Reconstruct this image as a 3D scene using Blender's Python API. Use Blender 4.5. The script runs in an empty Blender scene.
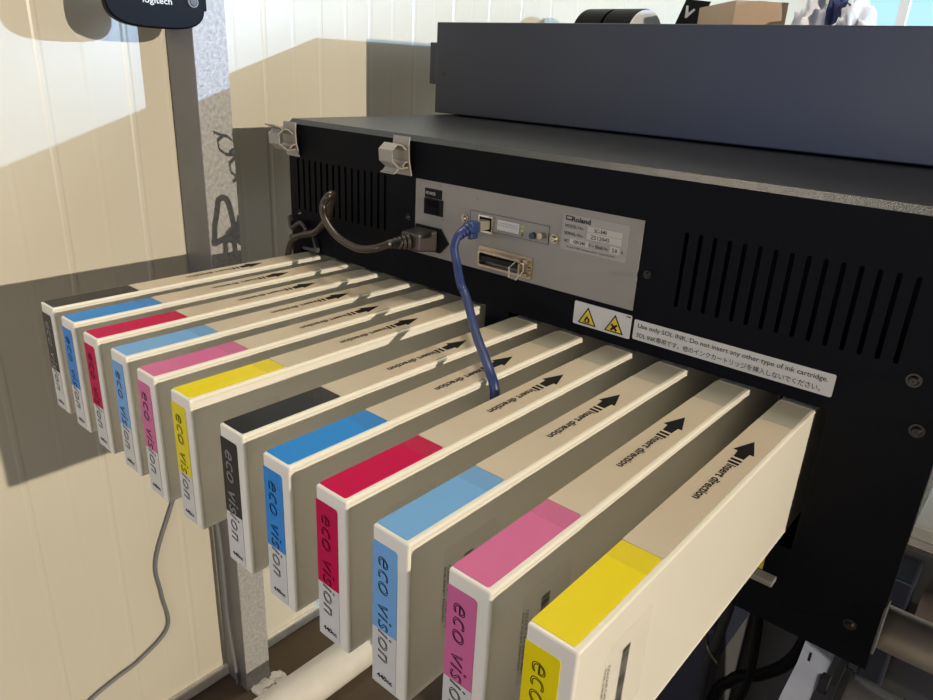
import bpy, bmesh, math, random
from mathutils import Vector, Matrix
random.seed(4)
SC = bpy.context.scene
COL = SC.collection

# ---------------------------------------------------------------- materials
def lin(c):
    c /= 255.0
    return c/12.92 if c <= .04045 else ((c+.055)/1.055)**2.4
def rgb(r, g, b): return (lin(r), lin(g), lin(b), 1)
def mat(name, col, rough=.5, metal=0, spec=.5, noise=0, nscale=30, bump=0, bscale=200, coat=0, alpha=1, trans=0, stretch=None):
    m = bpy.data.materials.new(name); m.use_nodes = True
    nt = m.node_tree; b = nt.nodes['Principled BSDF']
    b.inputs['Base Color'].default_value = col
    b.inputs['Roughness'].default_value = rough
    b.inputs['Metallic'].default_value = metal
    b.inputs['Specular IOR Level'].default_value = spec
    b.inputs['Coat Weight'].default_value = coat
    b.inputs['Coat Roughness'].default_value = .08
    b.inputs['Alpha'].default_value = alpha
    b.inputs['Transmission Weight'].default_value = trans
    tc = nt.nodes.new('ShaderNodeTexCoord')
    src = tc.outputs['Object']
    if stretch:
        mp = nt.nodes.new('ShaderNodeMapping'); mp.inputs['Scale'].default_value = stretch
        nt.links.new(src, mp.inputs['Vector']); src = mp.outputs['Vector']
    if noise:
        n = nt.nodes.new('ShaderNodeTexNoise'); n.inputs['Scale'].default_value = nscale; n.inputs['Detail'].default_value = 5
        nt.links.new(src, n.inputs['Vector'])
        r = nt.nodes.new('ShaderNodeMix'); r.data_type = 'RGBA'
        r.inputs[6].default_value = [max(0, c*(1-noise)) for c in col[:3]]+[1]
        r.inputs[7].default_value = [min(1, c*(1+noise)) for c in col[:3]]+[1]
        nt.links.new(n.outputs['Fac'], r.inputs[0]); nt.links.new(r.outputs[2], b.inputs['Base Color'])
    if bump:
        n2 = nt.nodes.new('ShaderNodeTexNoise'); n2.inputs['Scale'].default_value = bscale
        nt.links.new(src, n2.inputs['Vector'])
        bp = nt.nodes.new('ShaderNodeBump'); bp.inputs['Strength'].default_value = bump; bp.inputs['Distance'].default_value = .002
        nt.links.new(n2.outputs['Fac'], bp.inputs['Height']); nt.links.new(bp.outputs['Normal'], b.inputs['Normal'])
    return m
def glow(name, col, s):
    m = bpy.data.materials.new(name); m.use_nodes = True
    b = m.node_tree.nodes['Principled BSDF']
    b.inputs['Base Color'].default_value = (0, 0, 0, 1)
    b.inputs['Emission Color'].default_value = col; b.inputs['Emission Strength'].default_value = s
    return m

M = dict(
 wall=mat('wall_panel_paint', (.585, .545, .44, 1), .33, noise=.05, nscale=4, bump=.04, bscale=20),
 floor=mat('dirty_floor', (.095, .065, .04, 1), .9, noise=.5, nscale=9, bump=.6, bscale=60),
 black=mat('black_powder_coat', (.0032, .0036, .0055, 1), .5, spec=.08, noise=.1, nscale=400, bump=.12, bscale=1500),
 roof=mat('roof_powder_coat', (.008, .0085, .011, 1), .32, spec=.42, noise=.1, nscale=400, bump=.25, bscale=900),
 cover=mat('charcoal_coat_blue_sheen', (.021, .025, .038, 1), .36, spec=.6, noise=.08, nscale=300, bump=.12, bscale=1500),  # blue of the reflected glow is mixed into the charcoal base colour
 dark=mat('dark_cavity', (.006, .006, .007, 1), .8),
 plate=mat('zinc_plate', (.27, .255, .22, 1), .55, metal=.25, noise=.06, nscale=25),
 galv=mat('galvanised_steel', (.38, .37, .36, 1), .5, metal=.15, noise=.5, nscale=170, bump=.35, bscale=260),
 studin=mat('plain_steel', (.20, .19, .17, 1), .5, metal=.2, noise=.15, nscale=20),
 steel=mat('polished_steel', (.7, .68, .62, 1), .25, metal=1),
 screw=mat('dark_screw', (.06, .055, .05, 1), .35, metal=.9),
 gold=mat('brass_nickel', (.50, .43, .33, 1), .3, metal=1),
 cart=mat('cartridge_plastic', (.78, .745, .645, 1), .30, noise=.02, nscale=10, coat=.15),
 tan=mat('tan_label', (.55, .46, .335, 1), .30, noise=.04, nscale=20, coat=.1, bump=.1, bscale=25),
 olive=mat('olive_strip', (.40, .37, .285, 1), .35, noise=.04, nscale=20),
 film=mat('sheen_end_tint', (.25, .17, .12, 1), .3, alpha=.04, noise=.06, nscale=25, coat=.3, bump=.12, bscale=25),  # thin dark tint for the end of the gloss reflection
 film2=mat('clear_label_film', (.8, .8, .78, 1), .12, alpha=.07),
 white=mat('white_label', (.60, .59, .55, 1), .4),
 paper=mat('label_paper', (.58, .57, .52, 1), .5),
 rating=mat('rating_label', (.32, .31, .275, 1), .5),
 greyl=mat('letter_box', (.46, .44, .39, 1), .5),
 ink=mat('black_print', (.005, .005, .005, 1), .5, spec=.15),
 lightink=mat('light_print', (.55, .55, .55, 1), .5),
 yellow=mat('warning_yellow', (.72, .52, .03, 1), .5),
 tagy=mat('yellow_tag', (.6, .5, .03, 1), .5),
 cord=mat('brown_black_rubber', (.028, .020, .015, 1), .30, noise=.2, nscale=60),
 plug=mat('plug_rubber', (.036, .030, .026, 1), .40, noise=.2, nscale=60),
 blue=mat('blue_network_jacket', (.016, .034, .13, 1), .42, noise=.15, nscale=80),
 clearp=mat('clear_plug', (.22, .20, .16, 1), .2),
 clip=mat('grey_clip_plastic', (.33, .305, .265, 1), .4, noise=.05),
 camblk=mat('black_glossy_plastic', (.004, .004, .005, 1), .4, spec=.05),
 grey=mat('grey_plastic', (.22, .22, .21, 1), .5),
 greyd=mat('dark_grey_sheet', (.07, .07, .072, 1), .55),
 navy=mat('navy_plastic', (.014, .019, .035, 1), .45),
 bracket=mat('white_bracket_plastic', (.62, .64, .66, 1), .4, noise=.2, nscale=40),
 alu=mat('brushed_aluminium', (.42, .37, .31, 1), .42, metal=.5, noise=.06, nscale=8),
 pipe=mat('white_pipe', (.66, .62, .55, 1), .5, noise=.12, nscale=30),
 foam=mat('dirty_sealant', (.72, .68, .60, 1), .8, noise=.35, nscale=60, bump=.6, bscale=90),
 board=mat('cardboard', (.42, .30, .20, 1), .8, noise=.06, nscale=40),
 tapesil=mat('silver_face', (.5, .5, .5, 1), .45),
 cablegrey=mat('grey_cable', (.16, .16, .17, 1), .5),
 cloth=mat('white_blue_cloth', (.62, .63, .68, 1), .85, noise=.2, nscale=20),
 navycloth=mat('dark_blue_cloth', (.03, .04, .12, 1), .85),
 frame=mat('white_window_frame', (.8, .8, .8, 1), .4),
 sky=glow('daylit_pane', (.45, .80, .92, 1), 1.15),
 led=mat('led_lens', (.30, .34, .12, 1), .3),
 teal=mat('teal_knob', (.02, .06, .09, 1), .3),
 lens=mat('lens_glass', (.02, .02, .03, 1), .08),
)
INK = dict(
 black=mat('label_black', (.016, .015, .015, 1), .3, spec=.10, bump=.15, bscale=30),
 cyan=mat('label_cyan', (.006, .22, .62, 1), .32, spec=.16, bump=.15, bscale=30),
 magenta=mat('label_magenta', (.53, .002, .065, 1), .38, spec=.05, bump=.15, bscale=30),
 light_cyan=mat('label_light_cyan', (.155, .37, .67, 1), .32, spec=.16, bump=.1, bscale=30),
 light_magenta=mat('label_light_magenta', (.60, .135, .30, 1), .32, spec=.16, bump=.1, bscale=30),
 yellow=mat('label_yellow', (.78, .63, .006, 1), .32, spec=.16, bump=.1, bscale=30),
)

# ---------------------------------------------------------------- helpers
def thing(name, label, cat, loc=(0, 0, 0), group=None):
    o = bpy.data.objects.new(name, None); COL.objects.link(o); o.location = loc
    o.empty_display_size = .02
    return tag(o, label, cat, group)
def tag(o, label, cat, group=None):
    o['label'] = label; o['category'] = cat
    if group: o['group'] = group
    return o
def obj(name, me, m=None, parent=None, smooth=False):
    if isinstance(me, bmesh.types.BMesh):
        d = bpy.data.meshes.new(name); me.to_mesh(d); me.free(); me = d
    me.name = name
    o = bpy.data.objects.new(name, me); COL.objects.link(o)
    if m: me.materials.clear(); me.materials.append(m)
    if parent:                       # geometry is written in world space; children sit at -parent location
        o.parent = parent
        t = Vector((0, 0, 0)); p = parent
        while p: t += p.location; p = p.parent
        o.location = -t
    if smooth: 
        for f in me.polygons: f.use_smooth = True
    return o
def struct(o): o['kind'] = 'structure'; return o
def box(x0, x1, y0, y1, z0, z1, bev=0, seg=2, bm=None):
    b = bmesh.new()
    bmesh.ops.create_cube(b, size=1)
    for v in b.verts:
        v.co = Vector(((x0+x1)/2+v.co.x*(x1-x0), (y0+y1)/2+v.co.y*(y1-y0), (z0+z1)/2+v.co.z*(z1-z0)))
    if bev: bmesh.ops.bevel(b, geom=b.edges[:], offset=bev, segments=seg, profile=.5, affect='EDGES')
    return join(bm, b)
def join(bm, b):
    if bm is None: return b
    d = bpy.data.meshes.new('tmp'); b.to_mesh(d); b.free(); bm.from_mesh(d); bpy.data.meshes.remove(d); return bm
def frame_of(d):
    d = Vector(d).normalized(); a = Vector((0, 0, 1)) if abs(d.z) < .9 else Vector((1, 0, 0))
    u = d.cross(a).normalized(); return u, d.cross(u).normalized()
def cyl(p0, p1, r0, r1=None, n=24, bm=None, cap=True, bev=0):
    r1 = r0 if r1 is None else r1
    p0, p1 = Vector(p0), Vector(p1); u, w = frame_of(p1-p0); b = bmesh.new()
    A = [b.verts.new(p0+r0*(math.cos(2*math.pi*k/n)*u+math.sin(2*math.pi*k/n)*w)) for k in range(n)]
    B = [b.verts.new(p1+r1*(math.cos(2*math.pi*k/n)*u+math.sin(2*math.pi*k/n)*w)) for k in range(n)]
    for k in range(n): b.faces.new((A[k], A[(k+1) % n], B[(k+1) % n], B[k]))
    if cap: b.faces.new(A[::-1]); b.faces.new(B)
    bmesh.ops.recalc_face_normals(b, faces=b.faces[:])
    return join(bm, b)
def smoothpath(pts, sub=8):
    P = [Vector(p) for p in pts]; P = [2*P[0]-P[1]]+P+[2*P[-1]-P[-2]]; out = []
    for i in range(1, len(P)-2):
        for k in range(sub):
            t = k/sub; a, b, c, d = P[i-1], P[i], P[i+1], P[i+2]
            out.append(.5*((2*b)+(c-a)*t+(2*a-5*b+4*c-d)*t*t+(3*b-a-3*c+d)*t**3))
    out.append(P[-2]); return out
def tube(pts, r, n=12, bm=None, sub=8, rf=None, closed=False):
    path = smoothpath(pts, sub) if sub > 1 else [Vector(p) for p in pts]
    b = bmesh.new(); rings = []; u = None
    N = len(path)
    for i, p in enumerate(path):
        if closed: d = path[(i+1) % N]-path[i-1]
        else: d = path[min(i+1, N-1)]-path[max(i-1, 0)]
        d.normalize()
        if u is None: u, w = frame_of(d)
        u = (u-d*u.dot(d)).normalized(); w = d.cross(u)
        rr = r*(rf(i/(N-1)) if rf else 1)
        rings.append([b.verts.new(p+rr*(math.cos(2*math.pi*k/n)*u+math.sin(2*math.pi*k/n)*w)) for k in range(n)])
    rng = range(N) if closed else range(N-1)
    for i in rng:
        A, B = rings[i], rings[(i+1) % N]
        for k in range(n): b.faces.new((A[k], A[(k+1) % n], B[(k+1) % n], B[k]))
    if not closed: b.faces.new(rings[0][::-1]); b.faces.new(rings[-1])
    bmesh.ops.recalc_face_normals(b, faces=b.faces[:])
    return join(bm, b)
def prism(poly, fn, d, bm=None):
    """poly of 2-D points, fn maps (a,b,depth) to 3-D, extruded over depth range d."""
    b = bmesh.new()
    A = [b.verts.new(fn(p[0], p[1], d[0])) for p in poly]; B = [b.verts.new(fn(p[0], p[1], d[1])) for p in poly]
    n = len(poly)
    b.faces.new(A); b.faces.new(B[::-1])
    for k in range(n): b.faces.new((A[k], B[k], B[(k+1) % n], A[(k+1) % n]))
    bmesh.ops.recalc_face_normals(b, faces=b.faces[:])
    return join(bm, b)
def rrect(x0, x1, z0, z1, r, n=4, corners=(1, 1, 1, 1)):
    out = []
    for k, (cx, cz, a0) in enumerate(((x1-r, z1-r, 0), (x0+r, z1-r, 90), (x0+r, z0+r, 180), (x1-r, z0+r, 270))):
        if not corners[k]:
            out.append(((x1, x0, x0, x1)[k], (z1, z1, z0, z0)[k])); continue
        for i in range(n+1):
            a = math.radians(a0+90*i/n); out.append((cx+r*math.cos(a), cz+r*math.sin(a)))
    return out
XZ = lambda y: (lambda a, b, d: Vector((a, y-d, b)))     # a shape on a plane that faces -y
def on_panel(poly, y=0, t=.0004, bm=None): return prism(poly, XZ(y), (0, t), bm)
def curve_sheet(outer, holes, t):
    """flat sheet with holes in XZ, thickness t towards +y"""
    cu = bpy.data.curves.new('sheet', 'CURVE'); cu.dimensions = '2D'; cu.fill_mode = 'BOTH'; cu.extrude = t/2
    for poly in [outer]+holes:
        sp = cu.splines.new('POLY'); sp.points.add(len(poly)-1); sp.use_cyclic_u = True
        for i, p in enumerate(poly): sp.points[i].co = (p[0], p[1], 0, 1)
    me = to_mesh(cu)
    me.transform(Matrix.Rotation(math.pi/2, 4, 'X')); me.transform(Matrix.Translation((0, t/2, 0)))
    return me
def to_mesh(cu):
    o = bpy.data.objects.new('tmp', cu); COL.objects.link(o)
    dg = bpy.context.evaluated_depsgraph_get(); dg.update()
    me = bpy.data.meshes.new_from_object(o.evaluated_get(dg))
    bpy.data.objects.remove(o); return me
def text(body, org, xd, ud, w, h, outline=0, shear=0, offset=0, space=1):
    """lettering whose bounding box starts at org, runs w along xd and h along ud"""
    cu = bpy.data.curves.new('t', 'FONT'); cu.body = body; cu.size = 1; cu.shear = shear; cu.offset = offset; cu.resolution_u = 3
    cu.space_character = space
    if outline: cu.fill_mode = 'NONE'; cu.bevel_depth = outline; cu.bevel_resolution = 0
    me = to_mesh(cu)
    xs = [v.co.x for v in me.vertices]; ys = [v.co.y for v in me.vertices]
    x0, x1, y0, y1 = min(xs), max(xs), min(ys), max(ys)
    sx, sy = w/(x1-x0), h/(y1-y0); xd, ud = Vector(xd), Vector(ud); nd = xd.cross(ud); org = Vector(org)
    for v in me.vertices:
        c = v.co.copy(); v.co = org+xd*((c.x-x0)*sx)+ud*((c.y-y0)*sy)+nd*(c.z*min(sx, sy)*.5)
    return me
def merge(meshes):
    bm = bmesh.new()
    for m in meshes: bm.from_mesh(m)
    return bm
X, Y, Z = Vector((1, 0, 0)), Vector((0, 1, 0)), Vector((0, 0, 1))

# ---------------------------------------------------------------- room
W, FL = -.87, -.85
def ribbed_wall():
    prof = [(-2.6, 0)]; k = -50
    y = .111-.0525*50
    while y < 3.0:
        if y > -2.55:
            h, w = (.0007, .0020) if k % 2 == 0 else (.0002, .0014)
            prof += [(y-w-.003, 0), (y-w, h), (y+w, h), (y+w+.003, 0)]
        y += .0525; k += 1
    prof.append((3.4, 0)); b = bmesh.new(); A = []; B = []
    for (yy, h) in prof:
        A.append(b.verts.new((W+h, yy, FL))); B.append(b.verts.new((W+h, yy, 2.0)))
    for i in range(len(prof)-1): b.faces.new((A[i], A[i+1], B[i+1], B[i]))
    c = [b.verts.new(p) for p in ((W-.05, -2.6, FL), (W-.05, 3.4, FL), (W-.05, 3.4, 2.0), (W-.05, -2.6, 2.0))]
    b.faces.new(c)
    bmesh.ops.recalc_face_normals(b, faces=b.faces[:])
    return b
struct(obj('wall_left', ribbed_wall(), M['wall']))
struct(obj('floor', box(-.92, 4.5, -3.5, 3.4, FL-.05, FL), M['floor']))
def back_wall():
    me = curve_sheet([(W, FL), (4.5, FL), (4.5, 2.0), (W, 2.0)], [[(-.74, .25), (.9, .25), (.9, 1.3), (-.74, 1.3)]], .06)
    me.transform(Matrix.Translation((0, 2.5, 0))); return me
struct(obj('wall_back', back_wall(), M['wall']))
wn = struct(obj('window_1', box(-.74, .9, 2.535, 2.545, .25, 1.3), M['sky']))
fr = bmesh.new()
for x in (-.74, -.555, -.37, -.1, .2, .5, .87): box(x, x+.03, 2.49, 2.53, .25, 1.3, bm=fr)
for z in (.25, .77, 1.27): box(-.74, .9, 2.495, 2.525, z, z+.03, bm=fr)
obj('window_frame', fr, M['frame'], wn)
b = box(W, W+.010, -2.4, 2.45, FL, FL+.022, .003)
struct(obj('baseboard_left', b, M['foam']))
b = tube([(-.702, y, FL+.036+.002*math.sin(y*9)) for y in (-1.2, -.5, 0, .5, 1.2, 2.2)], .036, 20)
o = obj('floor_pipe', b, M['pipe'], smooth=True)
tag(o, 'thick white pipe lying on the brown floor along the wall behind the ink cartridges', 'pipe')

# steel stud : C-section open to the camera side
st = thing('steel_stud', 'vertical galvanised steel stud standing against the ribbed cream wall', 'stud', (-.84, -.02, FL))
b = box(-.802, -.800, -.044, .004, FL, 1.9)
obj('front_flange', b, M['galv'], st)['label'] = 'spangled galvanised front flange'
b = box(-.866, -.8022, -.044, -.042, FL, 1.9); box(-.866, -.8645, -.042, .0015, FL, 1.9, bm=b)
box(-.8645, -.8022, .002, .004, FL, 1.9, bm=b)
obj('channel_web', b, M['studin'], st)
b = bmesh.new()
for k in range(9):
    a = random.uniform(-.04, .02); r = random.uniform(.006, .012)
    s = bmesh.new(); bmesh.ops.create_icosphere(s, subdivisions=2, radius=r)
    for v in s.verts: v.co = Vector((v.co.x*1.3, v.co.y*1.3, v.co.z*.6))+Vector((-.79+random.uniform(-.004, .01), a, FL+.003))
    join(b, s)
obj('sealant', b, M['foam'], st)
b = tube([(-.85, -.050, -.1), (-.848, -.050, -.2), (-.846, -.050, -.45), (-.838, -.050, -.56), (-.838, -.050, -.70), (-.826, -.050, -.80), (-.822, -.050, -.842)], .0032, 10)
tag(obj('stud_cable', b, M['cablegrey'], smooth=True), 'grey cable running down the face of the steel stud', 'cable')
b = tube([(W+.006, -.060, -.27), (W+.006, -.072, -.35), (W+.006, -.1129, -.4422), (W+.006, -.150, -.5318), (W+.006, -.148, -.60), (W+.006, -.145, -.6714), (W+.006, -.195, -.705), (W+.006, -.246, -.7177), (W+.006, -.293, -.735), (W+.006, -.40, -.80)], .0028, 10)
tag(obj('wall_cable', b, M['cablegrey'], smooth=True), 'thin grey cable hanging in an S curve on the cream wall below the cartridges', 'cable')

# ---------------------------------------------------------------- printer
pr = thing('wide_format_printer', 'black wide format printer back with vents, grey connector plate and two rows of cartridge slots', 'printer', (-.3, .3, FL))
X0, X1, ZB, ZT = -.669, .084, -.207, .166
def slot(x, z0, z1, w=.0042): return rrect(x-w/2, x+w/2, z0, z1, w/2-.0001, 4)
holes = [[(-.306, -.128), (.0078, -.128), (.0078, .004), (-.306, .004)], [(-.651, -.128), (-.336, -.128), (-.336, .004), (-.651, .004)]]
vl = [slot(-.6515+k*.0114, .0555, .1198, .0038) for k in range(15)]
vr = [slot(-.1282+k*.01222, .054, .1192, .0036) for k in range(15)]
me = curve_sheet([(X0, ZB), (X1, ZB), (X1, .1605), (X0, .1605)], holes+vl+vr, .0015)
obj('back_panel', me, M['black'], pr)
# housing: roof with chamfered front edge, sides, rear, right-hand body
def roof(a, b_, d): return Vector((d, a, b_))
b = prism([(0, .1607), (.007, ZT), (.62, ZT), (.62, ZT-.003), (.003, ZT-.007), (0, .1605)], roof, (X0, 1.0))
obj('top_panel', b, M['roof'], pr)
b = box(X0, X0+.0015, .0017, .62, -.0, ZT-.007)
box(X0, X0+.0015, .0017, .05, ZB, -.0, bm=b)
box(X1-.0015, X1, .0017, .012, ZB, .158, bm=b)
box(X0, X1, .0017, .012, ZB, ZB+.0015, bm=b)
box(X0+.002, .9, .08, .083, .006, .155, bm=b)          # inner bulkhead
box(X1+.001, 1.0, .012, .016, .006, .158, bm=b)
box(X0+.002, 1.0, .60, .61, -.1, .155, bm=b)
obj('housing', b, M['black'], pr)
b = box(-.662, .02, .130, .134, -.16, .003); box(-.662, .02, .003, .130, -.162, -.160, bm=b); box(-.662, -.660, .003, .13, -.16, .003, bm=b)
box(.0195, .0215, .003, .13, -.16, .003, bm=b); box(-.662, .0215, .003, .13, .0045, .0058, bm=b); box(-.327, -.315, .003, .13, -.16, .003, bm=b)
obj('cartridge_bay', b, M['dark'], pr)
# upper cover box
b = box(-.687, 1.0, .288, .95, .168, .2958, .0015, 2)
uc = obj('upper_cover', b, M['cover'], pr)
obj('end_cap', box(-.7035, -.6875, .292, .90, .209, .268, .001), M['cover'], uc)
b = box(-.655, .95, .31, .34, ZT, .1682); box(-.655, .95, .58, .61, ZT, .1682, bm=b)
obj('cover_support', b, M['dark'], uc)
def screw(x, z, y=0, r=.0042, m='screw', par=pr, nm='screw', ring=True):
    b = cyl((x, y, z), (x, y-.0012, z), r*1.15, r*1.1, 20) if ring else bmesh.new()
    s = cyl((x, y-(.0010 if ring else 0), z), (x, y-.0042, z), r*.82, r*.55, 20, bm=b)
    box(x-r*.45, x+r*.45, y-.0044, y-.0040, z-.0005, z+.0005, bm=s); box(x-.0005, x+.0005, y-.0044, y-.0040, z-r*.45, z+r*.45, bm=s)
    return obj(nm, s, M[m], par)
for (x, z, r) in ((-.1582, .0765, .0032), (.0573, .0458, .0048), (.0681, .0093, .0048), (.0642, -.1715, .0045), (-.6498, .0504, .003), (-.4529, .0781, .003)):
    screw(x, z, r=r)
obj('cover_screw', cyl((-.669, .288, .2239), (-.669, .2855, .2239), .003, .0022, 16), M['screw'], uc)
# bottom flange and slot tongue
obj('edge_flange', box(X1-.0005, X1+.0016, -.002, .012, ZB+.018, -.142, .0006, 1), M['greyd'], pr)
obj('slot_tongue', box(-.030, .0025, -.012, .0, -.1640, -.1585, .001), M['grey'], pr)
obj('yellow_tag', on_panel([(-.024, -.158), (-.0105, -.158), (-.0105, -.1435), (-.024, -.1435)]), M['tagy'], pr)

# --- grey connector plate
ip = obj('connector_plate', curve_sheet([(-.4419, .0409), (-.1673, .0409), (-.1673, .1224), (-.4419, .1224)], [], .0012), M['plate'], pr)
ip.data.transform(Matrix.Translation((0, -.0013, 0)))
PY = -.0013
for x, z in ((-.4355, .116), (-.4062, .1195), (-.4005, .0835), (-.354, .1135)):
    obj("rivet_hole", on_panel([(x+.0005*math.cos(a*.785), z+.0005*math.sin(a*.785)) for a in range(8)], PY, .0002), M["ink"], ip)
# power switch + label
pl = obj('power_label', on_panel(rrect(-.4278, -.4030, .1045, .1145, .0006), PY), M['ink'], pr)
obj('lettering', text('POWER', (-.4262, PY-.0005, .1078), X, Z, .0142, .0032), M['lightink'], pl)
b = on_panel(rrect(-.4278, -.4008, .0868, .1050-.001, .0008), PY, .0015)
sw = obj('power_switch', b, M['ink'], pr)
rk = prism([(-.0015, .0888), (-.0060, .0888), (-.0028, .0955), (-.0042, .1022), (-.0015, .1022)], lambda a, b_, d: Vector((d, a+PY+.0005, b_)), (-.4235, -.4075))
rk = obj('rocker', rk, M['camblk'], sw)
# IEC inlet
ins = obj('power_inlet', on_panel([(-.4390, .0470), (-.4020, .0470), (-.3900, .0590), (-.4020, .0735), (-.4390, .0735)], PY, .0025), M['ink'], pr)
# --- network card
nc = obj('network_card', on_panel([(-.3619, .0832), (-.2637, .0832), (-.2637, .1008), (-.3619, .1008)], PY, .0006), M['plate'], pr)
NY = PY-.0006
b = bmesh.new()
for x0, x1, z0, z1 in ((-.3621, -.2635, .1006, .1010), (-.3621, -.2635, .0830, .0834), (-.3621, -.3617, .083, .101), (-.2639, -.2635, .083, .101)): on_panel([(x0, z0), (x1, z0), (x1, z1), (x0, z1)], PY, .0009, b)
obj('card_edge', b, M['greyd'], nc)
b = curve_sheet(rrect(-.3485, -.3295, .0815, .0990, .0004), [[(-.3470, .0835), (-.3312, .0835), (-.3312, .0972), (-.3470, .0972)]], .0035)
b.transform(Matrix.Translation((0, NY-.0035, 0)))
ep = obj('ethernet_port', b, M['steel'], pr)
obj('socket', on_panel([(-.3470, .0835), (-.3312, .0835), (-.3312, .0972), (-.3470, .0972)], NY, .0004), M['dark'], ep)
ml = obj('card_label', on_panel(rrect(-.3262, -.2990, .0868, .0968, .0004), NY, .0003), M['white'], nc)
ts = [text('10/100 BASE-T', (-.3215, NY-.0005, .0935), X, Z, .021, .0017), text('MAC 00 01 7B 20 45', (-.3215, NY-.0005, .0908), X, Z, .021, .0016), text('L', (-.3248, NY-.0005, .0912), X, Z, .002, .004)]
obj('lettering', merge(ts), M['grey'], ml)
for z in (.0950, .0908, .0868):
    obj('status_lamp', cyl((-.2952, NY, z), (-.2952, NY-.0018, z), .0016, .0012, 14), M['led'], nc)
obj('jack', cyl((-.2810, NY, .0888), (-.2810, NY-.004, .0888), .0034, .0032, 18), M['teal'], nc)
b = cyl((-.2695, NY, .0912), (-.2695, NY-.006, .0912), .0028, .0026, 18); cyl((-.2695, NY-.006, .0912), (-.2695, NY-.007, .0912), .0036, .0034, 6, bm=b)
obj('jack', b, M['gold'], nc)['label'] = 'brass coloured round jack'
screw(-.2572, .0900, PY, .0042, 'gold', ip, 'plate_screw'); screw(-.3694, .0909, PY, .0042, 'gold', ip, 'plate_screw')
# --- parallel connector with wire bails
b = curve_sheet(rrect(-.3478, -.2790, .0450, .0668, .002), [rrect(-.3415, -.2915, .0490, .0625, .001)], .0018); b.transform(Matrix.Translation((0, PY-.0018, 0)))
pc = obj('parallel_connector', b, M['gold'], pr)
b = curve_sheet(rrect(-.3425, -.2885, .0478, .0640, .003), [rrect(-.3405, -.2905, .0498, .0620, .002)], .008); b.transform(Matrix.Translation((0, PY-.0095, 0)))
obj('shell', b, M['gold'], pc)
b = box(-.3395, -.2915, PY-.0075, PY-.001, .0535, .0585)
obj('contact_block', b, M['dark'], pc)
hexl = [(-.283, -.0350, .0618), (-.283, -.0250, .0660), (-.283, -.0120, .0610), (-.283, -.0110, .0540), (-.283, -.0230, .0472), (-.283, -.0345, .0525)]
def bail(x, loops): return tube([(x, p[1], p[2]) for p in loops], .00075, 6, sub=1, closed=True)
wb = obj('wire_bail', bail(-.2835, hexl), M['steel'], pc)
b = tube([(-.3465, -.003, .0495), (-.3455, -.006, .052), (-.3455, -.006, .060), (-.3465, -.003, .0625)], .0009, 6, sub=1)
obj('wire_bail', b, M['steel'], pc)
b = box(-.2875, -.2815, PY-.007, PY-.0015, .0475, .0505, .0005, 1); box(-.2875, -.2815, PY-.007, PY-.0015, .0605, .0635, .0005, 1, bm=b)
cyl((-.2815, PY-.0018, .0555), (-.2815, PY-.006, .0555), .0022, .0016, 12, bm=b)
obj('bail_hinge', b, M['gold'], pc)
# --- rating label
rl = obj('rating_label', on_panel(rrect(-.2498, -.1805, .0822, .1155, .0008), PY, .0003), M['rating'], pr)
LY = PY-.0003
b = bmesh.new()
for x0, x1, z0, z1 in ((-.2222, -.1867, .1027, .1080), (-.2222, -.1867, .0962, .1021), (-.2398, -.2201, .0887, .0940), (-.1971, -.1873, .0883, .0943)):
    on_panel([(x0, z0), (x1, z0), (x1, z1), (x0, z1)], LY, .0002, b)
obj('value_field', b, M['greyl'], rl)
TY = LY-.0004
ts = [text('Roland', (-.2398, TY, .1098), X, Z, .0202, .0046, offset=.02), text('MODEL No.', (-.2462, TY, .1037), X, Z, .0200, .0029), text('SC-540', (-.2150, TY, .1037), X, Z, .0130, .0034, offset=.01),
      text('SERIAL No.', (-.2465, TY, .0968), X, Z, .0205, .0029), text('ZS12045', (-.2180, TY, .0972), X, Z, .0195, .0036), text('AC', (-.2462, TY, .0898), X, Z, .0050, .0029),
      text('100-240', (-.2355, TY, .0897), X, Z, .0125, .0034, offset=.01), text('V ~ 50/60 Hz', (-.2190, TY, .0895), X, Z, .0200, .0030), text('2.0', (-.1948, TY, .0895), X, Z, .0052, .0034, offset=.01),
      text('A', (-.1858, TY, .0897), X, Z, .0026, .0028), text('Roland DG Corporation', (-.2425, TY, .0845), X, Z, .0330, .0020), text('MADE IN JAPAN', (-.2070, TY, .0845), X, Z, .0160, .0017)]
b = merge(ts)
for x0, x1, z0, z1 in ((-.2465, -.2400, .1138, .1145), (-.2465, -.2400, .1105, .1114), (-.2465, -.2458, .1105, .1145)): on_panel([(x0, z0), (x1, z0), (x1, z1), (x0, z1)], LY, .0003, b)
obj('lettering', b, M['ink'], rl)
# --- warning label
wl = obj('warning_label', on_panel(rrect(-.2280, -.1668, .0131, .0358, .0015), 0, .0003), M['white'], pr)
def tri(cx, zb, s, y, t, bm=None):
    h = s*.866; return on_panel([(cx-s/2, zb), (cx+s/2, zb), (cx, zb+h)], y, t, bm)
for k, cx in enumerate((-.2125, -.1835)):
    t0 = obj('warning_triangle', tri(cx, .0152, .0200, -.0003, .0002), M['ink'], wl)
    t1 = tri(cx, .0164, .0158, -.0005, .0002)
    obj('triangle_face', t1, M['yellow'], wl)
c0 = -.2125
flame = [(-.0018, 0), (.0018, 0), (.0030, .0016), (.0026, .0034), (.0015, .0048), (.0012, .0036), (.0004, .0056), (-.0008, .0074), (-.0006, .0052), (-.0018, .0042), (-.0022, .0030), (-.0030, .0022), (-.0028, .0010)]
b = on_panel([(c0+x, .0176+z) for x, z in flame], -.0007, .0002)
on_panel([(c0-.0038, .0171), (c0+.0038, .0171), (c0+.0038, .0176), (c0-.0038, .0176)], -.0007, .0002, b)
obj('flame_symbol', b, M['ink'], wl)
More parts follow.
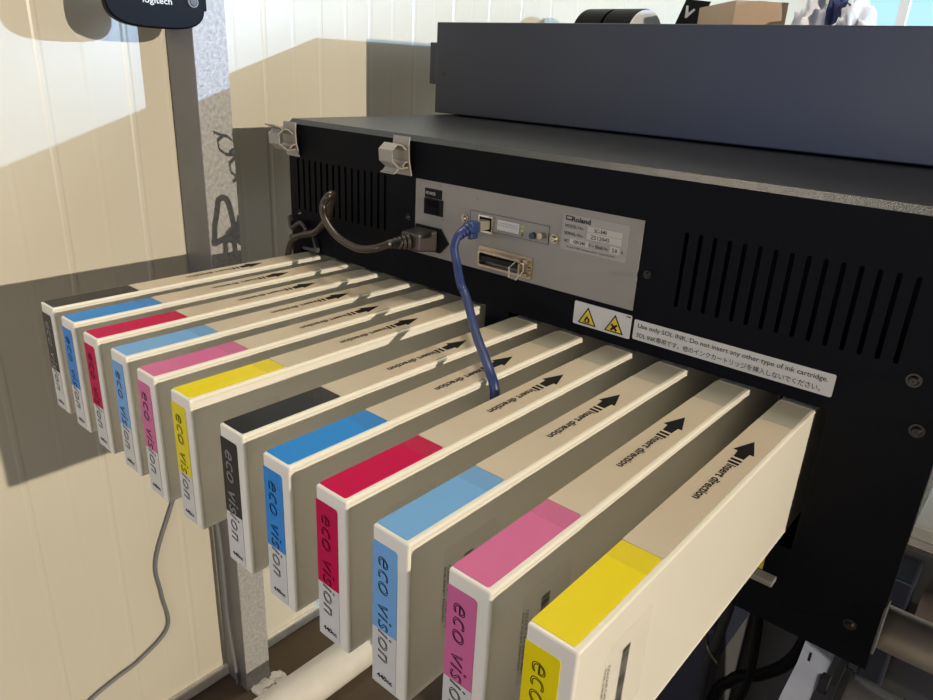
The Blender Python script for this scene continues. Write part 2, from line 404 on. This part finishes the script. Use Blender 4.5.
obj('flame_core', on_panel([(c0-.0012, .0180), (c0+.0010, .0180), (c0+.0013, .0192), (c0+.0002, .0214), (c0-.0010, .0196)], -.0009, .0001), M['yellow'], wl)
b = bmesh.new()
for sg in (1, -1):
    d = Vector((.0030, sg*.0028)); nn = Vector((-d.y, d.x)).normalized()*.0010; c = Vector((-.1835, .0202))
    on_panel([tuple(c-d-nn), tuple(c+d-nn), tuple(c+d+nn), tuple(c-d+nn)], -.0007, .0002+.0001*sg, b)
obj('cross_symbol', b, M['ink'], wl)
obj('lettering', text('PM', (-.1722, -.0005, .0330), X, Z, .0042, .0018, offset=.02), M['ink'], wl)
# --- notice label
nl = obj('notice_label', on_panel(rrect(-.1640, .0080, .0148, .0336, .0015), 0, .0003), M['paper'], pr)
b = merge([text('Use only SOL INK. Do not insert any other type of ink cartridge.', (-.1600, -.0005, .0252), X, Z, .1630, .0055, offset=.006),
           text('SOL INK専用です。他のインクカートリッジを挿入しないでください。', (-.1600, -.0005, .0172), X, Z, .1590, .0053, offset=.004)])
obj('lettering', b, M['ink'], nl)

# ---------------------------------------------------------------- clips on the top edge
def clip(xr, dz, dy, label, k):
    prof = [(-.0058, .1650), (-.0070, .1560), (-.0062, .1400), (-.0022, .1240)]
    loop = [(-.0100, .1515), (-.0160, .1565), (-.0230, .1580), (-.0310, .1520), (-.0300, .1405), (-.0205, .1335), (-.0150, .1325), (-.0070, .1330)]
    t = thing('shaft_clip', label, 'clip', (xr, 0, .1640), 'grey shaft clips on the housing edge')
    def ribbon(pts, w, x0, x1, bm=None):
        P = [Vector((p[0]+dy, p[1]+dz)) for p in pts]; L, R_ = [], []
        for i, p in enumerate(P):
            d = (P[min(i+1, len(P)-1)]-P[max(i-1, 0)]).normalized(); n = Vector((-d.y, d.x))*w/2; L.append(p+n); R_.append(p-n)
        b = bmesh.new(); V = [[b.verts.new((x, q.x, q.y)) for q in side] for side in (L, R_) for x in (x0, x1)]
        L0, L1, R0, R1 = V
        for i in range(len(P)-1):
            b.faces.new((L0[i], L0[i+1], L1[i+1], L1[i])); b.faces.new((R0[i], R1[i], R1[i+1], R0[i+1]))
            b.faces.new((L0[i], R0[i], R0[i+1], L0[i+1])); b.faces.new((L1[i], L1[i+1], R1[i+1], R1[i]))
        b.faces.new((L0[0], L1[0], R1[0], R0[0])); b.faces.new((L0[-1], R0[-1], R1[-1], L1[-1]))
        bmesh.ops.recalc_face_normals(b, faces=b.faces[:]); return join(bm, b)
    obj('mounting_plate', ribbon(prof, .0018, xr-.024, xr), M['clip'], t)
    obj('hook', ribbon(loop, .0017, xr-.021, xr-.001), M['clip'], t)
    b = ribbon([(-.0150, .1325), (-.0135, .1365), (-.0095, .1390), (-.0065, .1385)], .0017, xr-.021, xr-.001)
    ribbon([(-.0205, .1335), (-.0250, .1290), (-.0285, .1280)], .0015, xr-.021, xr-.001, bm=b) if k else ribbon([(-.023, .158), (-.036, .1625)], .0015, xr-.021, xr-.001, bm=b)
    obj('latch', b, M['clip'], t)
clip(-.448, 0, 0, 'grey plastic shaft clip on the housing edge above the connector plate', 1)
clip(-.645, -.002, 0, 'grey plastic shaft clip at the far left corner of the black housing', 0)

# ---------------------------------------------------------------- cartridges
CW, CH, PITCH, GAP, IN = .0286, .1148, .0541, .0195, .10
LEN = [.3224, .3253, .3282, .3287, .3328, .3333, .337, .3392, .339, .3419, .3404, .344]
LEN = [v+.0015 for v in LEN]
def cart_x(i): return (i-11)*PITCH-(GAP if i < 6 else 0)-.0002+(.0014 if i == 10 else 0)
# the prototype stands at x 0 (left) .. CW, front face y 0, top z 0
def body_mesh(L):
    b = bmesh.new(); bmesh.ops.create_cube(b, size=1)
    for v in b.verts: v.co = Vector((CW/2+v.co.x*CW, L/2+v.co.y*L, -CH/2+v.co.z*CH))
    outer = b.edges[:]
    side = [f for f in b.faces if abs(f.normal.x) > .9]
    bmesh.ops.bevel(b, geom=outer, offset=.0016, segments=3, profile=.5, affect='EDGES')
    b.faces.ensure_lookup_table()
    side = [f for f in b.faces if abs(f.normal.x) > .99 and f.calc_area() > .01]
    r = bmesh.ops.inset_individual(b, faces=side, thickness=.0022, depth=-.0005)
    return b
def split_text(me, z):
    up = bmesh.new(); up.from_mesh(me); lo = bmesh.new(); lo.from_mesh(me)
    bmesh.ops.bisect_plane(up, geom=up.verts[:]+up.edges[:]+up.faces[:], plane_co=(0, 0, z), plane_no=Z, clear_inner=True)
    bmesh.ops.bisect_plane(lo, geom=lo.verts[:]+lo.edges[:]+lo.faces[:], plane_co=(0, 0, z), plane_no=Z, clear_outer=True)
    return up, lo
TOP = lambda a, b_, d: Vector((a, b_, d))
def child(name, me, m, parent):
    o = obj(name, me, m); o.parent = parent; return o
def make_cart(i, colour):
    L = LEN[i]+IN
    t = thing('ink_cartridge', 'x', 'ink cartridge', (cart_x(i)-CW, -LEN[i], 0), 'ink cartridges in the printer slots')
    bo = child('body', body_mesh(L), M['cart'], t)
    child('colour_label', prism(rrect(.0007, .0250, .0022, .088, .0015), TOP, (.00005, .0003)), INK[colour], t)
    dl = child('direction_label', prism(rrect(.0006, .0254, .0881, LEN[i]-.047, .0008), TOP, (.0001, .0006)), M['tan'], t)
    child('sheen_end_band', prism(rrect(.0006, .0254, .070, .0880, .0003), TOP, (.00035, .0006)), M['film'], t)  # faint darker band painted where the top reflection stops
    child('end_strip', prism(rrect(.0006, .0254, LEN[i]-.0462, LEN[i]-.001, .0005), TOP, (.0001, .0004)), M['olive'], t)  # olive strip, darker than the tan label, next to the panel
    y1 = LEN[i]-.0889
    arrow = [(.0126, y1), (.0202, y1-.0215), (.0170, y1-.0212), (.0166, y1-.0312), (.0095, y1-.0308), (.0086, y1-.0208), (.0054, y1-.0205)]
    b = prism(arrow, TOP, (.0006, .0008))
    for a, c in ((.0335, .0363), (.0385, .0413)): prism([(.0092, y1-a), (.0168, y1-a-.0006), (.0168, y1-c-.0006), (.0092, y1-c)], TOP, (.0006, .0008), b)
    child('arrow', b, M['ink'], dl)
    child('lettering', text('Insert direction', (.0102, y1-.0436, .0008), -Y, X, .0565, .0062, offset=.022), M['ink'], dl)
    fl = child('front_colour_label', on_panel(rrect(.0003, .0203, -.0705, -.0095, .0022, corners=(1, 0, 0, 0)), 0, .0003), INK[colour], t)
    fw = child('front_white_label', on_panel(rrect(.0003, .0203, -.1130, -.0706, .0015, corners=(0, 0, 0, 1)), 0, .0003), M['white'], t)
    ev = text('eco vision', (.0052, -.0005, -.0182), -Z, X, .0750, .0112, outline=.013, shear=.24, offset=-.014, space=1.08)
    up, lo = split_text(ev, -.0706)
    child('lettering', up, M['lightink'] if colour == 'black' else M['ink'], fl)
    child('lettering', lo, M['ink'], fw)
    child('volume_lettering', text('440cc', (.0045, -.0005, -.1076), X, Z, .0130, .0036, offset=.03), M['ink'], fw)
    # side label: barcode plus two lines of small print running down the side
    sl = child('side_label', prism(rrect(.030, .078, -.085, -.020, .003), lambda a, b_, d: Vector((d, a, b_)), (CW-.0004, CW-.0003)), M['film2'], t)
    b = bmesh.new(); z = -.032
    while z > -.078:
        h = random.choice((.0004, .0006, .0009)); prism([(.0480, z), (.0560, z), (.0560, z-h), (.0480, z-h)], lambda a, b_, d: Vector((d, a, b_)), (CW-.0002, CW-.0001), b); z -= h+random.choice((.0008, .0013))
    child('barcode', b, M['ink'], sl)
    child('small_print', merge([text('COLOUR CARTRIDGE 440ML', (CW-.0001, .0330, -.032), -Z, Y, .046, .0026), text('FOR INKJET PRINTERS', (CW-.0001, .0292, -.032), -Z, Y, .040, .0024)]), M['ink'], sl)
    return t
SET = ['black', 'cyan', 'magenta', 'light_cyan', 'light_magenta', 'yellow']
NICE = dict(black='black', cyan='bright blue', magenta='deep magenta', light_cyan='pale sky blue', light_magenta='soft pink', yellow='yellow')
LABELS = {
 0: 'ink cartridge with black labels, farthest left, beside the ribbed wall',
 1: 'ink cartridge with bright blue labels in the far bank, beside the farthest black one',
 2: 'ink cartridge with deep magenta labels in the far bank left of the cord plug',
 3: 'ink cartridge with pale sky blue labels in the far bank',
 4: 'ink cartridge with soft pink labels in the far bank next to the far yellow one',
 5: 'ink cartridge with yellow labels in the far bank, before the wider gap',
 6: 'ink cartridge with black labels in the near bank, in the middle of the row',
 7: 'ink cartridge with bright blue labels in the near bank, where the blue cable drops',
 8: 'ink cartridge with deep magenta labels in the near bank under the warning triangles',
 9: 'ink cartridge with pale sky blue labels in the near bank, fourth from right',
 10: 'ink cartridge with soft pink labels in the near bank beside the nearest yellow one',
 11: 'nearest ink cartridge with yellow labels and its whole cream side showing',
}
LABELS[9] = 'ink cartridge with pale sky blue labels in the near bank beside the large pink one'
def copy_tree(o, parent=None):
    c = o.copy(); COL.objects.link(c)
    if parent: c.parent = parent
    for ch in list(o.children): copy_tree(ch, c)
    return c
for k, colour in enumerate(SET):
    near = make_cart(k+6, colour); near['label'] = LABELS[k+6]
    far = copy_tree(near); far['label'] = LABELS[k]
    far.location = (cart_x(k)-CW, -LEN[k], 0)

# ---------------------------------------------------------------- cords
pc_ = thing('power_cord', 'dark brown power cord plugged into the grey plate and looping up past the left vents', 'power cord', (-.41, -.03, .06))
b = box(-.4345, -.4040, -.030, -.0040, .0478, .0722, .003, 3)
# plug body leans: taper towards the cord
for v in b.verts:
    t = (-v.co.y-.004)/.026; v.co.x += -.004*t; v.co.z += (.060-v.co.z)*.22*t; v.co.x += (-.419-v.co.x)*.15*t
obj('plug', b, M['plug'], pc_, smooth=False)
b = bmesh.new(); axis = [Vector((-.4235, -.030, .0600)), Vector((-.4330, -.052, .0585))]
for k in range(5):
    p = axis[0].lerp(axis[1], k/5); q_ = axis[0].lerp(axis[1], (k+.62)/5); cyl(p, q_, .0088-.0009*k, .0080-.0009*k, 14, bm=b)
cyl(axis[0], axis[1], .0055, .0045, 12, bm=b)
obj('strain_relief', b, M['plug'], pc_, smooth=False)
b = tube([(-.4320, -.050, .0587), (-.4433, -.060, .0532), (-.4640, -.062, .0490), (-.4836, -.060, .0491), (-.5060, -.057, .0525), (-.5234, -.055, .0603), (-.5400, -.050, .0715), (-.5440, -.047, .0830), (-.5381, -.045, .0925),
          (-.5400, -.037, .0940), (-.5500, -.030, .0850), (-.5687, -.024, .0586), (-.5950, -.020, .0380), (-.6309, -.018, .0260), (-.6480, -.018, .0140), (-.6640, -.014, -.0150), (-.690, .0, -.05), (-.70, .10, -.08), (-.70, .5, -.1)], .0042, 12)
obj('cable', b, M['cord'], pc_, smooth=True)
pw = obj('corner_bracket', prism([(-.640, .006), (-.612, .006), (-.6115, .010), (-.621, .034), (-.624, .034), (-.616, .011), (-.640, .009)], XZ(0), (.001, .006)), M['greyd'])
tag(pw, 'small dark bracket at the lower left corner of the black back panel', 'bracket')
b = tube([(-.664, -.006, .045), (-.655, -.010, .032), (-.640, -.008, .040), (-.628, -.008, .033), (-.645, -.006, .022), (-.663, -.006, .018)], .0035, 10)
tag(obj('tangled_cable', b, M['cord'], smooth=True), 'short dark tangled cable below the left vent slots', 'cable')

ec = thing('ethernet_cable', 'blue ethernet cable plugged into the network port and dropping between two cartridges', 'network cable', (-.339, -.02, .09))
obj('connector', box(-.3450, -.3335, -.0200, -.0040, .0855, .0950, .0008, 1), M['clearp'], ec)
b = box(-.3452, -.3330, -.034, -.0185, .0835, .0960, .003, 3)
b2 = box(-.3418, -.3362, -.030, -.0180, .0775, .0850, .002, 2, bm=b)
obj('boot', b, M['blue'], ec)
b = bmesh.new(); ax = [Vector((-.3390, -.033, .0895)), Vector((-.3385, -.050, .0820))]
for k in range(4):
    p = ax[0].lerp(ax[1], k/4); q_ = ax[0].lerp(ax[1], (k+.65)/4); cyl(p, q_, .0060-.0004*k, .0056-.0004*k, 12, bm=b)
obj('strain_relief', b, M['blue'], ec)
b = tube([(-.3390, -.034, .0890), (-.3386, -.046, .0855), (-.3370, -.0540, .0740), (-.3309, -.0560, .0590), (-.3200, -.0620, .0430), (-.3086, -.0662, .0330), (-.2573, -.1116, .0210), (-.2306, -.1325, .0145), (-.2140, -.1450, .0090), (-.2050, -.1490, -.0010), (-.2035, -.1470, -.0200), (-.2033, -.1250, -.0700), (-.2033, -.0900, -.0950), (-.2033, -.0500, -.1040), (-.2033, -.0250, -.1060), (-.2033, -.0080, -.1060)], .0041, 12)
obj('cable', b, M['blue'], ec, smooth=True)

# ---------------------------------------------------------------- webcam fixed to the stud
wc = thing('webcam', 'black rounded webcam with white lettering hung in front of the steel stud', 'webcam', (-.76, -.11, .30))
yz = lambda a, b_, d: Vector((d, a, b_))
def cap_shape(y0, y1, z0, z1, n=40, e=3.2):
    cy, cz, ry, rz = (y0+y1)/2, (z0+z1)/2, (y1-y0)/2, (z1-z0)/2; out = []
    for k in range(n):
        a = 2*math.pi*k/n; c, s = math.cos(a), math.sin(a)
        out.append((cy+ry*math.copysign(abs(c)**(2/e), c), cz+rz*math.copysign(abs(s)**(2/e), s)))
    return out
b = prism(cap_shape(-.1735, -.0540, .2605, .3250), yz, (-.761, -.750))
prism(cap_shape(-.150, -.078, .270, .315), yz, (-.785, -.761), b)
bmesh.ops.bevel(b, geom=[e for e in b.edges if len(e.link_faces) == 2 and max(len(f.verts) for f in e.link_faces) > 6], offset=.0022, segments=3, affect='EDGES', profile=.5)
obj('body', b, M['camblk'], wc)
obj('lettering', text('logitech', (-.7497, -.1310, .2848), Y, Z, .0350, .0088, offset=.01), M['white'], wc)
b = cyl((-.7502, -.070, .2925), (-.7475, -.070, .2925), .0068, .0064, 24)
obj('lens_ring', b, M['grey'], wc); obj('lens', cyl((-.7474, -.070, .2925), (-.7468, -.070, .2925), .0052, .0045, 24), M['lens'], wc)
obj('mount', box(-.7995, -.785, -.030-.04, -.010-.02, .285, .305, .002), M['camblk'], wc)

# ---------------------------------------------------------------- things on and behind the upper cover
TT = .2961
sp = thing('tape_roll', 'black tape roll with a silver side on the upper cover near the wall', 'tape roll', (-.68, .82, TT))
def half_dome(x0, x1, r, zc, y=.82, bm=None):
    pts = [(y+r*math.cos(math.pi*k/24), zc+r*.80*math.sin(math.pi*k/24)) for k in range(25)]
    return prism(pts, yz, (x0, x1), bm)
b = half_dome(-.750, -.692, .075, TT); obj('left_half', b, M['camblk'], sp)
b = half_dome(-.686, -.628, .075, TT); obj('right_half', b, M['camblk'], sp)
b = half_dome(-.6275, -.624, .073, TT); obj('side_face', b, M['tapesil'], sp)['label'] = 'silver grey side face'
tg = thing('hang_tag', 'small dark tilted card leaning behind the tape roll on the upper cover', 'card', (-.58, .90, TT))
b = prism([(-.6200, TT), (-.5700, TT), (-.5380, .375), (-.5880, .380)], lambda a, b_, d: Vector((a, .90+d, b_)), (0, .004))
obj('card', b, M['ink'], tg)
b = prism([(-.5860, .346), (-.5820, .346), (-.5660, .360), (-.5690, .363), (-.5800, .355), (-.5820, .368), (-.5860, .368)], lambda a, b_, d: Vector((a, .8998+d, b_)), (-.0004, 0))
obj('white_mark', b, M['white'], tg)
TOPV = lambda a, b_, d: Vector((a, b_, d))
cb = thing('cardboard_box', 'brown cardboard box standing on the black upper cover at the top of the picture', 'box', (-.47, .87, TT))
b = prism([(-.4300, .760), (-.3600, .815), (-.5200, .990), (-.5900, .935)], TOPV, (TT, .3640))
obj('carton', b, M['board'], cb)
b = prism([(-.4020, .782), (-.3880, .793), (-.5480, .968), (-.5620, .957)], TOPV, (.3641, .3645))
obj('packing_tape', b, M['clip'], cb)
cl = thing('folded_cloth', 'crumpled white and dark blue cloth lying on the upper cover beside the cardboard box', 'cloth', (-.30, .85, TT))
def blob(cx, cy, rx, ry, rz, seed, m, nm):
    b = bmesh.new(); bmesh.ops.create_icosphere(b, subdivisions=4, radius=1); random.seed(seed)
    ph = [random.uniform(0, 6) for _ in range(6)]
    for v in b.verts:
        c = v.co; k = 1+.16*math.sin(7*c.x+ph[0])+.14*math.sin(9*c.y+5*c.z+ph[1])+.08*math.sin(17*c.z+11*c.x+ph[2])
        v.co = Vector((cx+c.x*rx*k, cy+c.y*ry*k, max(TT, TT+.012+c.z*rz*k)))
    return obj(nm, b, m, cl, smooth=True)
blob(-.322, .85, .026, .06, .068, 3, M['cloth'], 'white_fold'); blob(-.290, .86, .014, .05, .075, 5, M['navycloth'], 'blue_fold'); blob(-.255, .85, .026, .06, .062, 8, M['cloth'], 'white_fold')
random.seed(11)

# ---------------------------------------------------------------- under and right of the printer
def roller(name, y, z, x0, r, lab):
    t = thing(name, lab, 'roller', (x0, y, z), 'aluminium media rollers at the lower right')
    obj('tube', cyl((x0, y, z), (1.0, y, z), r, r, 48), M['alu'], t, smooth=True)
    t2 = cyl((x0-.006, y, z), (x0, y, z), r*1.08, r*1.08, 32); obj('end_cap', t2, M['dark'], t)
    return t
roller('media_roller', .062, -.2030, .080, .0200, 'upper aluminium roller emerging behind the right edge of the black panel')
r2 = roller('media_roller', .056, -.2930, .072, .0265, 'lower aluminium roller with a black end cap at the bottom right corner')
b = cyl((.060, .056, -.293), (.066, .056, -.293), .034, .034, 14)
box(.052, .060, .030, .042, -.278, -.262, .001, 1, bm=b); box(.052, .060, .030, .042, -.318, -.302, .001, 1, bm=b)
obj('drive_gear', b, M['dark'], r2)
bk = thing('roller_bracket', 'pale moulded bracket below the black panel left of the lower roller', 'bracket', (.035, .1, -.42))
b = prism([(.0260, -.2700), (.0520, -.2790), (.0505, -.2960), (.0440, -.3000), (.0440, -.3330), (.0300, -.42), (.0100, -.42), (.0180, -.345), (.0240, -.300)], XZ(.1), (0, .02))
bmesh.ops.bevel(b, geom=b.edges[:], offset=.001, segments=2, affect='EDGES')
obj('plate', b, M['bracket'], bk)
obj('slot', box(.0320, .0345, .0793, .0801, -.2905, -.2800), M['dark'], bk)
pst = thing('printer_stand', 'dark grey printer stand leg and cross panel under the black housing', 'stand', (.1, .3, FL))
obj('cross_panel', box(-.34, .60, .300, .310, -.75, -.255, .002, 1), M['greyd'], pst)
obj('leg', box(.064, .090, .24, .296, FL, -.262, .003, 2), M['navy'], pst)
obj('leg', box(-.36, -.345, .27, .40, FL, -.166, .003, 2), M['navy'], pst)
obj('foot_bar', box(-.365, -.335, .05, .55, FL, FL+.04, .004, 2), M['navy'], pst)
wbt = thing('waste_ink_bottle', 'dark navy waste ink bottle below the nearest yellow cartridge', 'bottle', (-.12, .14, FL))
b = box(-.300, -.066, .13, .26, -.72, -.350, .012, 3); obj('body', b, M['navy'], wbt)
obj('side_label', box(-.0662, -.0655, .15, .24, -.62, -.40), M['greyd'], wbt)
obj('neck', cyl((-.12, .19, -.352), (-.12, .19, -.325), .022, .022, 24), M['navy'], wbt)
b = tube([(-.03, .10, -.19), (-.026, .09, -.24), (-.018, .085, -.30), (-.016, .08, -.36), (-.028, .08, -.45), (-.04, .09, -.80)], .0042, 10)
tag(obj('ink_tube', b, M['camblk'], smooth=True), 'black cable hanging straight down under the panel beside the dark bottle', 'cable')
b = tube([(.022, .10, -.19), (.024, .10, -.27), (.014, .10, -.32), (-.010, .10, -.355), (-.035, .10, -.38), (-.055, .11, -.46), (-.06, .12, -.80)], .0065, 10)
tag(obj('drain_hose', b, M['camblk'], smooth=True), 'thick black hose curving down to the left of the pale bracket', 'hose')
b = tube([(-.058, .10, -.19), (-.055, .10, -.28), (-.060, .10, -.34), (-.065, .10, -.40), (-.06, .10, -.6)], .0055, 10)
tag(obj('drain_hose', b, M['dark'], smooth=True), 'black hose hanging against the edge of the dark bottle', 'hose')
b = tube([(-.10, .12, -.19), (-.088, .11, -.27), (-.078, .10, -.305), (-.070, .10, -.35), (-.05, .09, -.36)], .003, 8)
tag(obj('thin_cable', b, M['cord'], smooth=True), 'thin dark cable crossing above the dark bottle', 'cable')
o = obj('plastic_tray', box(.066, .60, .318, .70, -.252, -.232, .003, 2), M['white'])
b2 = cyl((.099, .262, -.305), (.60, .262, -.305), .026, .026, 32)
ct = tag(obj('cardboard_tube', b2, M['board'], smooth=True), 'beige cardboard tube between the navy leg and the upper roller at the right edge', 'tube')
tag(o, 'white tray behind the rollers at the lower right', 'tray')
obj('tray_leg', box(.10, .13, .55, .58, FL, -.252), M['grey'], o)

# ---------------------------------------------------------------- camera
cam = bpy.data.cameras.new('camera'); co = bpy.data.objects.new('camera', cam); COL.objects.link(co)
r = Vector((.75761252, .65085984, .04903813)); u = Vector((-.27547542, .25073701, .92803246)); f = Vector((-.59172338, .71659781, -.36925739))
mw = Matrix((r, u, -f)).transposed().to_4x4(); mw.translation = Vector((.11344, -.57259, .24043)); co.matrix_world = mw
cam.sensor_width = 36; cam.lens = 719.695/933*36; cam.clip_start = .01
SC.camera = co

# ---------------------------------------------------------------- light
def lamp(name, kind, loc, e, col, size=.05, target=None, sy=None):
    l = bpy.data.lights.new(name, kind); l.energy = e; l.color = col
    if kind == 'AREA': l.shape = 'RECTANGLE'; l.size = size; l.size_y = sy or size
    else: l.shadow_soft_size = size
    o = bpy.data.objects.new(name, l); COL.objects.link(o); o.location = loc
    if target is not None: o.rotation_euler = (Vector(target)-Vector(loc)).to_track_quat('-Z', 'Y').to_euler()
    return o
lamp('warm_lamp', 'POINT', (5, -.45, 1.05), 1080, (1, .88, .71), .02)
lamp('daylight_lamp', 'POINT', (3, 1.94, .88), 580, (.45, .66, 1), .008)
lamp('ceiling_light', 'AREA', (-.66, .52, 2.1), 21, (1, .87, .64), .25, (-.45, -.1, 0), .6)
lamp('chamfer_fill', 'AREA', (-.1, .42, 2.0), 4.5, (.78, .88, 1), .5, (-.1, .2, 0), .3)  # added overhead fill, puts the highlight on the roof chamfer
lamp('room_light', 'AREA', (.05, -1.9, .15), 7.5, (1, .94, .86), .5, (-.2, 0, -.1), .8)
lamp('blue_sheen_fill', 'AREA', (-.75, -2.3, .35), 6, (.20, .36, 1), .35, (-.1, .3, .2), .35)  # unseen blue fill, added for the sheen on the upper cover
w = bpy.data.worlds.new('world'); SC.world = w; w.use_nodes = True
w.node_tree.nodes['Background'].inputs[0].default_value = (1, .84, .66, 1)
w.node_tree.nodes['Background'].inputs[1].default_value = .018
vs = SC.view_settings; vs.view_transform = 'Standard'; vs.look = 'None'; vs.gamma = 1; vs.use_curve_mapping = False; vs.exposure = 0
